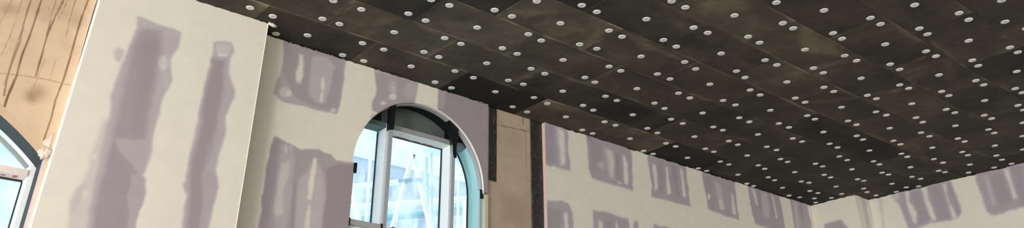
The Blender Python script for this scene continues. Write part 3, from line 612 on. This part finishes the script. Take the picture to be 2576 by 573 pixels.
tag(wb, 'tan sheathing wall beside the pillar with dark drip streaks', 'wall', kind='structure')

# ================================================================== window 1 (low segmental arch)
w1 = tag(empty('window_1', (C1, .2, 1.0)), 'dark framed arched window in the tan wall beside the pillar', 'window', kind='structure')
def under(o, root):                 # parent without moving
    o.parent = root; o.matrix_parent_inverse = Matrix.Translation(-root.location); return o
def seg_arc(r, n=40):
    a = math.acos((XR1 - C1) / R1); return [(C1 + r * math.cos(t), CZ1 + r * math.sin(t)) for t in np.linspace(a, math.pi - a, n)]
DEG = math.degrees(math.acos((XR1 - C1) / R1))
bm = bmesh.new(); ring(bm, C1, CZ1, [(R1, BY + .004), (R1, .045), (R1 + .05, .045), (R1 + .05, BY + .004)], DEG - .5, 180 - DEG, 60)
under(bm_obj('arch_soffit', bm, M_TAN_PLAIN, smooth=False), w1)
bm = bmesh.new(); ring(bm, C1, CZ1, [(R1 - .002, .046), (R1 - .008, .27), (R1 + .05, .27), (R1 + .05, .046)], DEG - .5, 180 - DEG, 60)
under(bm_obj('reveal_lining', bm, M_DARK1), w1)
for x0, x1 in ((XR1 + .001, XR1 + .05), (XL1 - .05, XL1 - .001)):
    under(box_obj('jamb_lining', (x0, x1, .075, .27, 1.0, SPR + .02), M_DARK1), w1)
    under(box_obj('board_edge', (x0, x1, -.018, .074, 1.0, SPR + .02), M_PURPEDGE), w1)
    s = 1 if x0 > C1 else -1; a, b = sorted((x0 - s * .045, x0 + .0 * s + (0 if s > 0 else .0)))
    if s < 0: a, b = XL1, XL1 + .045
    under(box_obj('frame', (a, b, .27, .42, 1.0, SPR + .01), M_WHITE), w1)
tz = at_y((30, 436), .26)[2]
under(box_obj('transom', (XL1 + .046, XR1 - .046, .26, .42, tz, tz + .055), M_FILM), w1)
bm = bmesh.new()
for i in range(9):
    x = XR1 - .14 - i * .07 + rng.random() * .02; box(bm, x - .02, x + .015, .29 + .05 * rng.random(), .36, tz - .0015, tz - .0005)
under(bm_obj('print_marks', bm, M_RED), w1)
under(box_obj('gasket', (XL1 + .05, XR1 - .05, .405, .43, tz - .014, tz - .002), M_GASKET, bevel=0), w1)
under(box_obj('gasket', (XR1 - .057, XR1 - .047, .405, .43, 1.05, tz - .015), M_GASKET, bevel=0), w1)
under(box_obj('pane', (XL1 + .05, XR1 - .05, .432, .436, 1.03, tz - .01), M_GLASS, bevel=0), w1)
up = [p for p in seg_arc(R1 - .01) if p[1] > tz + .06]
bm = bmesh.new(); prism(bm, [(up[0][0], tz + .058)] + up + [(up[-1][0], tz + .058)], lambda u, v: (u, .432, v), lambda u, v: (u, .436, v))
under(bm_obj('pane', bm, M_GLASS), w1)
bm = bmesh.new(); ring(bm, C1, CZ1, [(R1 - .03, .38), (R1 - .03, .43), (R1 - .004, .43), (R1 - .004, .38)], DEG + 1, 179 - DEG, 50)
under(bm_obj('arch_frame', bm, M_GREYFRONT), w1)

# ================================================================== window 2 (round-headed)
w2 = tag(empty('window_2', (CX2, .3, 1.0)), 'round headed window with white mullions behind the arched drywall opening', 'window', kind='structure')
RG, YG = .91, .30
def reveal(a0, a1, n, m_):
    bm = bmesh.new(); ring(bm, CX2 + .003, CZ2, [(.868, .0), (RG, YG), (RG + .03, YG), (.90, .0)], a0, a1, n)
    under(bm_obj('reveal_lining', bm, m_), w2)
reveal(38, 142, 60, M_DARKLINE)  # dark lining over the head, pale blue lining down both sides
for a0, a1, s in ((0, 38, 1), (142, 180, -1)):
    reveal(a0, a1, 26, M_BLUELINE)
    bm = bmesh.new(); x = CX2 + .003
    prism(bm, [(s * .868, .0), (s * RG, YG), (s * (RG + .03), YG), (s * .90, .0)], lambda u, v: (x + u, v, 1.0), lambda u, v: (x + u, v, CZ2))
    under(bm_obj('reveal_lining', bm, M_BLUELINE), w2)
ZT0, ZT1 = 4.845, 4.905
MUL = ((1.815, 1.878), (2.70, 2.763))
for a, b in MUL:
    g = under(box_obj('mullion', (a, b, .125, .305, 1.0, 4.90), M_WHITE), w2)
    for x in (a - .008, b + .001):
        q = box_obj('gasket', (x, x + .007, .285, .31, 1.0, ZT0 - .002), M_GASKET, bevel=0); q.parent = g
XA, XB = CX2 - .86, CX2 + .86
for i, (a, b) in enumerate(((1.42, 1.8145), (1.8785, 2.6995), (2.7635, 3.03))):
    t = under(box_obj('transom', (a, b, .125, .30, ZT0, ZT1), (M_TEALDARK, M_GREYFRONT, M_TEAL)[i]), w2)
    if i == 1:
        q = box_obj('film', (a + .002, b - .002, .127, .298, ZT0 - .004, ZT0 - .0005), M_FILMW, t, bevel=0)
        bm = bmesh.new()
        for k in range(16):
            x = a + .17 + k * .033 + rng.random() * .012
            if k in (5, 6, 10): continue
            box(bm, x, x + .012 + .014 * rng.random(), .262 + .012 * rng.random(), .29, ZT0 - .0055, ZT0 - .0042)
        for px in (2.07, 2.47): box(bm, px, px + .006, .13, .15, ZT0 - .0055, ZT0 - .0042)
        q = bm_obj('print_marks', bm, M_RED, t)
        bm = bmesh.new(); prism(bm, [(2.045 + .03 * math.cos(j * .7), .19 + .018 * math.sin(j * .7)) for j in range(9)], lambda u, v: (u, v, ZT0 - .0055), lambda u, v: (u, v, ZT0 - .0042))
        q = bm_obj('sticker', bm, M_YEL, t)
        q = box_obj('gasket', (a, b, .29, .31, ZT0 - .013, ZT0 - .006), M_GASKET, t, bevel=0)
def clip_arc(x0, x1, r, n=24):
    t0, t1 = math.acos(max(-1, min(1, (x1 - CX2) / r))), math.acos(max(-1, min(1, (x0 - CX2) / r)))
    return [(CX2 + r * math.cos(t), CZ2 + r * math.sin(t)) for t in np.linspace(t0, t1, n)]
for a, b, m_ in ((1.36, 1.846, M_DARKLINE), (1.847, 2.731, M_SPAN), (2.732, 3.1, M_DARKLINE)):
    pts = [p for p in clip_arc(max(a, CX2 - .68), min(b, CX2 + .68), .925) if p[1] > ZT1 + .002]
    bm = bmesh.new(); prism(bm, [(pts[0][0], ZT1 + .001)] + pts + [(pts[-1][0], ZT1 + .001)], lambda u, v: (u, .302, v), lambda u, v: (u, .315, v))
    under(bm_obj('spandrel_panel', bm, m_), w2)
for a, b in ((CX2 - .90, 1.813), (1.88, 2.698), (2.765, CX2 + .90)):
    arc = [p for p in clip_arc(a, b, .90) if p[1] < ZT1 - .03]
    L_ = (a, ZT1 - .03); R_ = (b, ZT1 - .03)
    if a < 1.5: pts = [(a, 1.02), (b, 1.02), (b, ZT1 - .03), (CX2 - math.sqrt(.81 - .55 ** 2), ZT1 - .03)] + [p for p in clip_arc(a, 1.62, .90) if p[1] < ZT1 - .04]
    elif b > 3: pts = [(b, 1.02)] + [p for p in clip_arc(2.82, b, .90) if p[1] < ZT1 - .04] + [(CX2 + math.sqrt(.81 - .55 ** 2), ZT1 - .03), (a, ZT1 - .03), (a, 1.02)]
    else: pts = [(a, 1.02), (b, 1.02), (b, ZT1 - .03), (a, ZT1 - .03)]
    bm = bmesh.new(); prism(bm, pts, lambda u, v: (u, .312, v), lambda u, v: (u, .318, v))
    under(bm_obj('pane', bm, M_GLASS), w2)
for s, a0, a1 in ((1, 0, 38), (-1, 142, 180)):
    bm = bmesh.new(); ring(bm, CX2 + .003, CZ2, [(.885, .27), (.885, .311), (RG, .311), (RG, .27)], a0, a1, 26)
    x0, x1 = sorted((CX2 + .003 + s * .885, CX2 + .003 + s * RG)); box(bm, x0, x1, .27, .311, 1.0, CZ2)
    under(bm_obj('arch_frame', bm, M_BLUELINE), w2)
    bm = bmesh.new(); ring(bm, CX2 + .003, CZ2, [(.872, .295), (.872, .311), (.8845, .311), (.8845, .295)], a0, a1, 26)
    x0, x1 = sorted((CX2 + .003 + s * .872, CX2 + .003 + s * .8845)); box(bm, x0, x1, .295, .311, 1.0, CZ2)
    under(bm_obj('gasket', bm, M_GASKET), w2)
zl = at_y((1000, 577), .14)[2]
under(box_obj('lower_transom', (1.88, 2.698, .125, .30, zl - .06, zl), M_WHITE), w2)
under(box_obj('window_sill', (1.34, 3.11, .0, .4, .93, 1.0), M_WHITE), w2)

# ================================================================== steel framing across the opening
def stud(x0, x1, zt, depth, label, taper):
    bm = bmesh.new(); z0 = 1.0                     # lipped channel section
    prof = [(x0, 0), (x1, 0), (x1, depth), (x1 - .012, depth), (x1 - .012, depth - .003), (x1 - .003, depth - .003), (x1 - .003, .003), (x0 + .003, .003), (x0 + .003, depth - .003), (x0 + .012, depth - .003), (x0 + .012, depth), (x0, depth)]
    prism(bm, prof, lambda u, v: (u, v + .001, z0 + .001), lambda u, v: (u, v + .001, zt))
    r = bm_obj('metal_stud', bm, M_GALV); tag(r, label, 'metal stud', 'metal studs across the arched window')
    return r
def tape(root, outline, y0, y1):
    bm = bmesh.new(); prism(bm, outline, lambda u, v: (u, y0, v), lambda u, v: (u, y1, v)); return bm_obj('black_tape', bm, M_TAPE, root)
s1 = stud(1.787, 1.833, 5.06, .028, 'galvanised steel stud rising beside the larger left pane of the arched window', 0)
tape(s1, [(1.772, 5.085), (1.845, 5.10), (1.850, 5.02), (1.842, 4.93), (1.848, 4.86), (1.838, 4.79), (1.782, 4.775), (1.776, 4.86), (1.782, 4.95)], -.0012, .05)
s2 = stud(2.645, 2.688, 5.04, .027, 'galvanised steel stud with long black tape at the narrow right pane of the arched window', 0)
tape(s2, [(2.60, 5.075), (2.66, 5.055), (2.72, 5.02), (2.725, 4.93), (2.716, 4.85), (2.705, 4.80), (2.702, 4.70), (2.71, 4.655), (2.672, 4.645), (2.655, 4.70), (2.645, 4.80), (2.628, 4.86), (2.61, 4.95)], -.0012, .045)
ng0, ng1 = at_y((880, 552), 0), at_y((960, 573), 0)
bm = bmesh.new(); box(bm, 1.40, 1.7865, .001, .045, 3.672, 3.728)
ng = tag(bm_obj('metal_noggin', bm, M_GALV, bevel=.003), 'short horizontal steel noggin across the lower left pane of arched window', 'metal noggin')
tape(ng, [(1.383, 3.735), (1.404, 3.735), (1.404, 3.66), (1.383, 3.65)], -.005, .046)
tape(ng, [(1.765, 3.735), (1.7855, 3.735), (1.7855, 3.66), (1.765, 3.66)], -.004, .046)
for a0, a1, lab in ((65, 115, 'curved galvanised track segment over the top of the arched opening'),
                    (3, 53.5, 'curved galvanised track segment down the right shoulder of the arched opening'),
                    (122, 166, 'curved galvanised track segment on the left shoulder of the arched opening')):
    bm = bmesh.new(); ring(bm, CX2, CZ2, [(.8635, .0005), (.853, .0005), (.853, .062), (.8635, .062)], a0, a1, 40)
    tag(bm_obj('arch_track', bm, M_GALV), lab, 'curved track', 'curved steel track round the arched opening')
bm = bmesh.new(); box(bm, 1.3765, 1.396, .001, .05, 1.0, 4.20)
js = tag(bm_obj('jamb_stud', bm, M_GALV, bevel=.002), 'steel jamb stud at the left edge of the arched opening', 'metal stud')
tape(js, [(1.37, 4.30), (1.41, 4.31), (1.41, 4.20), (1.372, 4.205)], -.034, .0)
bm = bmesh.new(); box(bm, 3.062, 3.098, .001, .03, 1.0, 4.26)
js = tag(bm_obj('jamb_stud', bm, M_GALV, bevel=.002), 'steel jamb stud at the right edge of the arched opening', 'metal stud')
tape(js, [(3.052, 4.345), (3.09, 4.335), (3.1, 4.24), (3.056, 4.235)], -.012, .001)
bm = bmesh.new(); box(bm, 3.112, 3.16, -.028, .029, 0, 4.292)
tag(bm_obj('wood_strip', bm, M_BOARD, bevel=.003), 'pale upright wood strip below the purple drywall right of arched window', 'wood strip')
bm = bmesh.new(); box(bm, 1.40, 1.765, .05, .115, 1.001, 3.705)
tag(bm_obj('white_batt', bm, M_FILMW, bevel=.025), 'white wrapped batt standing below the horizontal steel noggin', 'insulation batt')
cp = at_y((1005, 577), .17)
bm = bmesh.new(); prism(bm, [(1.95 + .42 * i / 8, zl + .001 + (.0 if i in (0,) else .012 + .012 * math.sin(i * 1.3) ** 2)) for i in range(9)] + [(2.37, zl + .001)], lambda u, v: (u, .15, v), lambda u, v: (u, .25, v))
tag(bm_obj('cardboard_scrap', bm, M_CARD), 'torn brown cardboard scrap lying on the lower window rail', 'cardboard')

# ================================================================== black membrane strips and odds and ends
def strip(x0, x1, z0, label, tears):
    us, vs = fine(x0, x1, .012), fine(z0, TOP - .003, .012)
    U, V = [q.ravel() for q in np.meshgrid(us, vs, indexing='ij')]; nu, nv = len(us), len(vs)
    edge = ((U < x0 + .001) | (U > x1 - .001))
    X = U + np.where(edge, .012 * (fbm(V, V * 0, 9, 2) - .5), 0)
    Y = SY - .006 - .012 * fbm(U * 3, V, 7, 5) * (1 - edge)
    I = np.arange(nu * nv).reshape(nu, nv)
    Q = np.stack([I[:-1, :-1], I[1:, :-1], I[1:, 1:], I[:-1, 1:]], -1).reshape(-1, 4)
    me = bpy.data.meshes.new('membrane_strip'); me.from_pydata(np.c_[X, Y, V].tolist(), [], Q.tolist()); me.shade_smooth()
    o = link('membrane_strip', me, M_MEMB); md = o.modifiers.new('thickness', 'SOLIDIFY'); md.thickness = .003; md.offset = 1
    tag(o, label, 'membrane strip', 'black membrane strips on the tan sheathing')
    bm = bmesh.new()
    for _ in range(tears):
        x, z, l = x0 + .02 + (x1 - x0 - .05) * rng.random(), z0 + .05 + (TOP - z0 - .2) * rng.random(), .02 + .10 * rng.random() ** 2
        dx = (rng.random() - .5) * .05
        tube(bm, (x, SY - .021, z), (x + dx * l / .06, SY - .021, z + l), .0012, 5, .0004)
    bm_obj('scuff', bm, M_SCUFF, o)
    return o
strip(3.205, 3.318, 4.49, 'short shiny black membrane strip beside the purple drywall', 16)
strip(3.872, 4.071, 0.0, 'full height black membrane strip beside the cut drywall edge', 40)
p = at_z((684, 57), ZC - .01)
bm = bmesh.new(); bmesh.ops.create_icosphere(bm, subdivisions=4, radius=1)
for v in bm.verts:
    n = .2 + 1.5 * float(fbm(np.array([v.co.x * 1.3 + 5]), np.array([v.co.y * 1.3 + v.co.z * 1.7 + 9]), 2.2, 2)[0])
    v.co = Vector((v.co.x * .045 * n, v.co.y * .016 * n, v.co.z * .018 * n))
    v.co.z = min(v.co.z, .008)
o = tag(bm_obj('foam_blob', bm, M_FOAM, smooth=True), 'white expanding foam blob under the ceiling at the pillar corner', 'foam blob')
o.location = (.182, -.283, ZC - .0085); o.rotation_euler = (0, 0, .25)
def flat_scrap(name, pts, y, th, m_, lab, cat):
    P = [tuple(at_y(p, y)[[0, 2]]) for p in pts]; bm = bmesh.new()
    prism(bm, P, lambda u, v: (u, y - th * (.6 + .8 * rng.random()), v), lambda u, v: (u, y, v)); return tag(bm_obj(name, bm, m_), lab, cat)
flat_scrap('torn_paper', [(134, 335), (130, 350), (126, 362), (124, 375), (119, 371), (110, 365), (106, 357), (112, 352), (119, 350), (127, 342)], BY - .001, .006, M_PAPER, 'pale torn paper scrap stuck to the tan wall by the pillar', 'paper scrap')
P = at_y((100, 402), BY)
bm = bmesh.new(); bmesh.ops.create_icosphere(bm, subdivisions=4, radius=1)
for v in bm.verts:
    n = .15 + 1.6 * float(fbm(np.array([v.co.x * 1.1 + 3]), np.array([v.co.y + v.co.z * 1.7 + 4]), 3, 3)[0])
    v.co = Vector((v.co.x * .045 * n + v.co.z * .012, v.co.y * .02 * n, v.co.z * .042 * n))
o = tag(bm_obj('mortar_lump', bm, M_PAPER, smooth=True), 'pinkish mortar lump where the window arch meets the pillar', 'mortar lump'); o.location = (-1.465, BY - .008, 3.745)
a, b = at_y((1478, 342), -.04), at_y((1489, 356), -.07)
bm = bmesh.new(); tube(bm, a, (a + b) / 2 + np.array([0, .0, .012]), .0035, 6); tube(bm, (a + b) / 2 + np.array([0, 0, .012]), b, .0035, 6, .001)
tag(bm_obj('wire_end', bm, M_TAPE), 'short dark wire end poking out between ceiling and far drywall', 'wire')

# ================================================================== outside
def out(name, lab, cat, m_, segs, y, r, group=None, sq=None, ground=True):
    bm = bmesh.new()
    for (p, q, g) in segs:
        A, B = at_y(p, y), at_y(q, y)
        if g: B = A + (B - A) * (A[2] + .0) / (A[2] - B[2])
        if sq: beam(bm, A, B, *sq)
        else: tube(bm, A, B, r, 10)
    return tag(bm_obj(name, bm, m_), lab, cat, group)
fr = empty('timber_a_frame', tuple(at_y((1038, 400), 2.4) * [1, 1, 0]))
tag(fr, 'pale timber A frame brace standing outside the arched window', 'timber brace')
for p, q in (((1039, 388), (1000, 530)), ((1040, 388), (1066, 500))):
    A, B = at_y(p, 2.4), at_y(q, 2.4); B = A + (B - A) * A[2] / (A[2] - B[2])
    bm = bmesh.new(); beam(bm, A, B, .06, .05); under(bm_obj('leg', bm, M_TIMBER), fr)
bm = bmesh.new(); beam(bm, at_y((1002, 455), 2.36), at_y((1062, 451), 2.36), .05, .03); under(bm_obj('tie', bm, M_POLE), fr)
for lab, segs, y, r, m_ in (('blue grey scaffold tube standing behind the central pane', [((1071, 395), (1077, 573), 1)], 2.6, .028, M_POLE),
                            ('thin grey scaffold tube near the right mullion of the central pane', [((1085, 385), (1086, 573), 1)], 2.5, .016, M_POLE),
                            ('white scaffold tube standing behind the left pane', [((932, 400), (921, 560), 1)], 2.6, .022, M_WPOLE),
                            ('slanting white tube at the edge of the left pane', [((880, 450), (903, 560), 1)], 2.9, .035, M_WPOLE),
                            ('white tube standing behind the narrow right pane', [((1153, 430), (1152, 570), 1)], 2.6, .02, M_WPOLE),
                            ('pale timber post behind the narrow right pane', [((1173, 505), (1174, 570), 1)], 2.3, .05, M_TIMBER)):
    out('scaffold_tube' if m_ is not M_TIMBER else 'timber_post', lab, 'scaffold tube' if m_ is not M_TIMBER else 'timber post', m_, segs, y, r, 'scaffold tubes outside the window' if m_ is not M_TIMBER else None)
for lab, p, q, y, r, m_ in (('teal guard rail running low across the window view', (862, 565), (1200, 519), 3.2, .045, M_RAIL),
                            ('thin grey guard rail below the teal rail', (975, 550), (1200, 533), 3.35, .03, M_POLE),
                            ('broad white guard rail above the teal rail', (862, 531), (1200, 505), 3.5, .10, M_WPOLE),
                            ('pale upper guard rail behind the left pane', (862, 472), (1000, 458), 3.8, .05, M_WPOLE)):
    out('guard_rail', lab, 'guard rail', m_, [(p, q, 0)], y, r, 'guard rails outside the window')
bl = tag(empty('building', (6, 14, 0)), 'hazy blue grey building across from the arched window', 'building')
ztop = at_y((1040, 392), 14)[2]
zz = ztop + .0
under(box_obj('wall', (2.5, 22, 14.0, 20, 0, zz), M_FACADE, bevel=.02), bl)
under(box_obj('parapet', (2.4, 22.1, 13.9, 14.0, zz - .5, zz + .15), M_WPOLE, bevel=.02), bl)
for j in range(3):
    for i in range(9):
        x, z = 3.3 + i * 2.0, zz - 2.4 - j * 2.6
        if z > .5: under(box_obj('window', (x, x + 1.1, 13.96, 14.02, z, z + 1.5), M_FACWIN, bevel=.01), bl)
g = box_obj('ground_outside', (-25, 40, .5, 30, -.3, -.001), M_OUTG, bevel=0); tag(g, 'pale site ground outside the window wall', 'ground', kind='structure')
f = box_obj('floor', (-8.6, 10.9, -12.3, .13, -.2, -.002), M_FLOOR, bevel=0); tag(f, 'bare concrete floor', 'floor', kind='structure')

# ================================================================== light
w = bpy.data.worlds.new('sky'); SC.world = w; w.use_nodes = True
nt = w.node_tree; L = nt.links.new; bg = nt.nodes['Background']
tc = nt.nodes.new('ShaderNodeTexCoord'); sx = nt.nodes.new('ShaderNodeSeparateXYZ'); L(tc.outputs['Generated'], sx.inputs[0])
nz = nt.nodes.new('ShaderNodeTexNoise'); nz.inputs['Scale'].default_value = 7; nz.inputs['Detail'].default_value = 6
L(tc.outputs['Generated'], nz.inputs['Vector'])
cr = nt.nodes.new('ShaderNodeValToRGB'); cr.color_ramp.elements[0].position = .42; cr.color_ramp.elements[1].position = .62
cr.color_ramp.elements[0].color = (.13 * SKY, .28 * SKY, .50 * SKY, 1); cr.color_ramp.elements[1].color = (.90 * SKY, 1.0 * SKY, 1.06 * SKY, 1)
L(nz.outputs['Fac'], cr.inputs[0])
mr = nt.nodes.new('ShaderNodeMapRange'); mr.inputs[1].default_value, mr.inputs[2].default_value = -.15, .25
L(sx.outputs['Y'], mr.inputs[0])
mx = nt.nodes.new('ShaderNodeMix'); mx.data_type = 'RGBA'
mz = nt.nodes.new('ShaderNodeMapRange'); mz.inputs[1].default_value, mz.inputs[2].default_value = -.85, -.15
mz.inputs[3].default_value, mz.inputs[4].default_value = BACK, BACK * SIDE
L(sx.outputs['X'], mz.inputs[0])
vm = nt.nodes.new('ShaderNodeVectorMath'); vm.operation = 'SCALE'; vm.inputs[0].default_value = (1.0, .98, .945)
L(mz.outputs[0], vm.inputs['Scale']); L(vm.outputs[0], mx.inputs[6])
L(mr.outputs[0], mx.inputs[0]); L(cr.outputs[0], mx.inputs[7]); L(mx.outputs[2], bg.inputs['Color'])
bg.inputs['Strength'].default_value = 1.0
def area(name, loc, aim, size, sy, power, col):
    l = bpy.data.lights.new(name, 'AREA'); l.shape = 'RECTANGLE'; l.size, l.size_y, l.energy, l.color = size, sy, power, col
    o = bpy.data.objects.new(name, l); COL.objects.link(o); o.location = loc
    o.rotation_euler = (Vector(aim) - Vector(loc)).to_track_quat('-Z', 'Y').to_euler(); return o
for a in FILL_LIGHTS: area(*a)
sl = bpy.data.lights.new('sun', 'SUN'); sl.energy, sl.angle, sl.color = SUN, math.radians(12), (1, .98, .95)
so = bpy.data.objects.new('sun', sl); COL.objects.link(so); so.location = (-6, 8, 12)
so.rotation_euler = Vector(SUNDIR).to_track_quat('-Z', 'Y').to_euler()
vs_ = SC.view_settings
SC.display_settings.display_device = 'sRGB'; vs_.view_transform = 'Standard'; vs_.look = 'None'
vs_.exposure = EXPO; vs_.gamma = 1.0; vs_.use_curve_mapping = False
SC.cycles.max_bounces = 8; SC.cycles.diffuse_bounces = 5; SC.cycles.transparent_max_bounces = 12
SC.cycles.use_denoising = True; SC.cycles.sample_clamp_indirect = 6
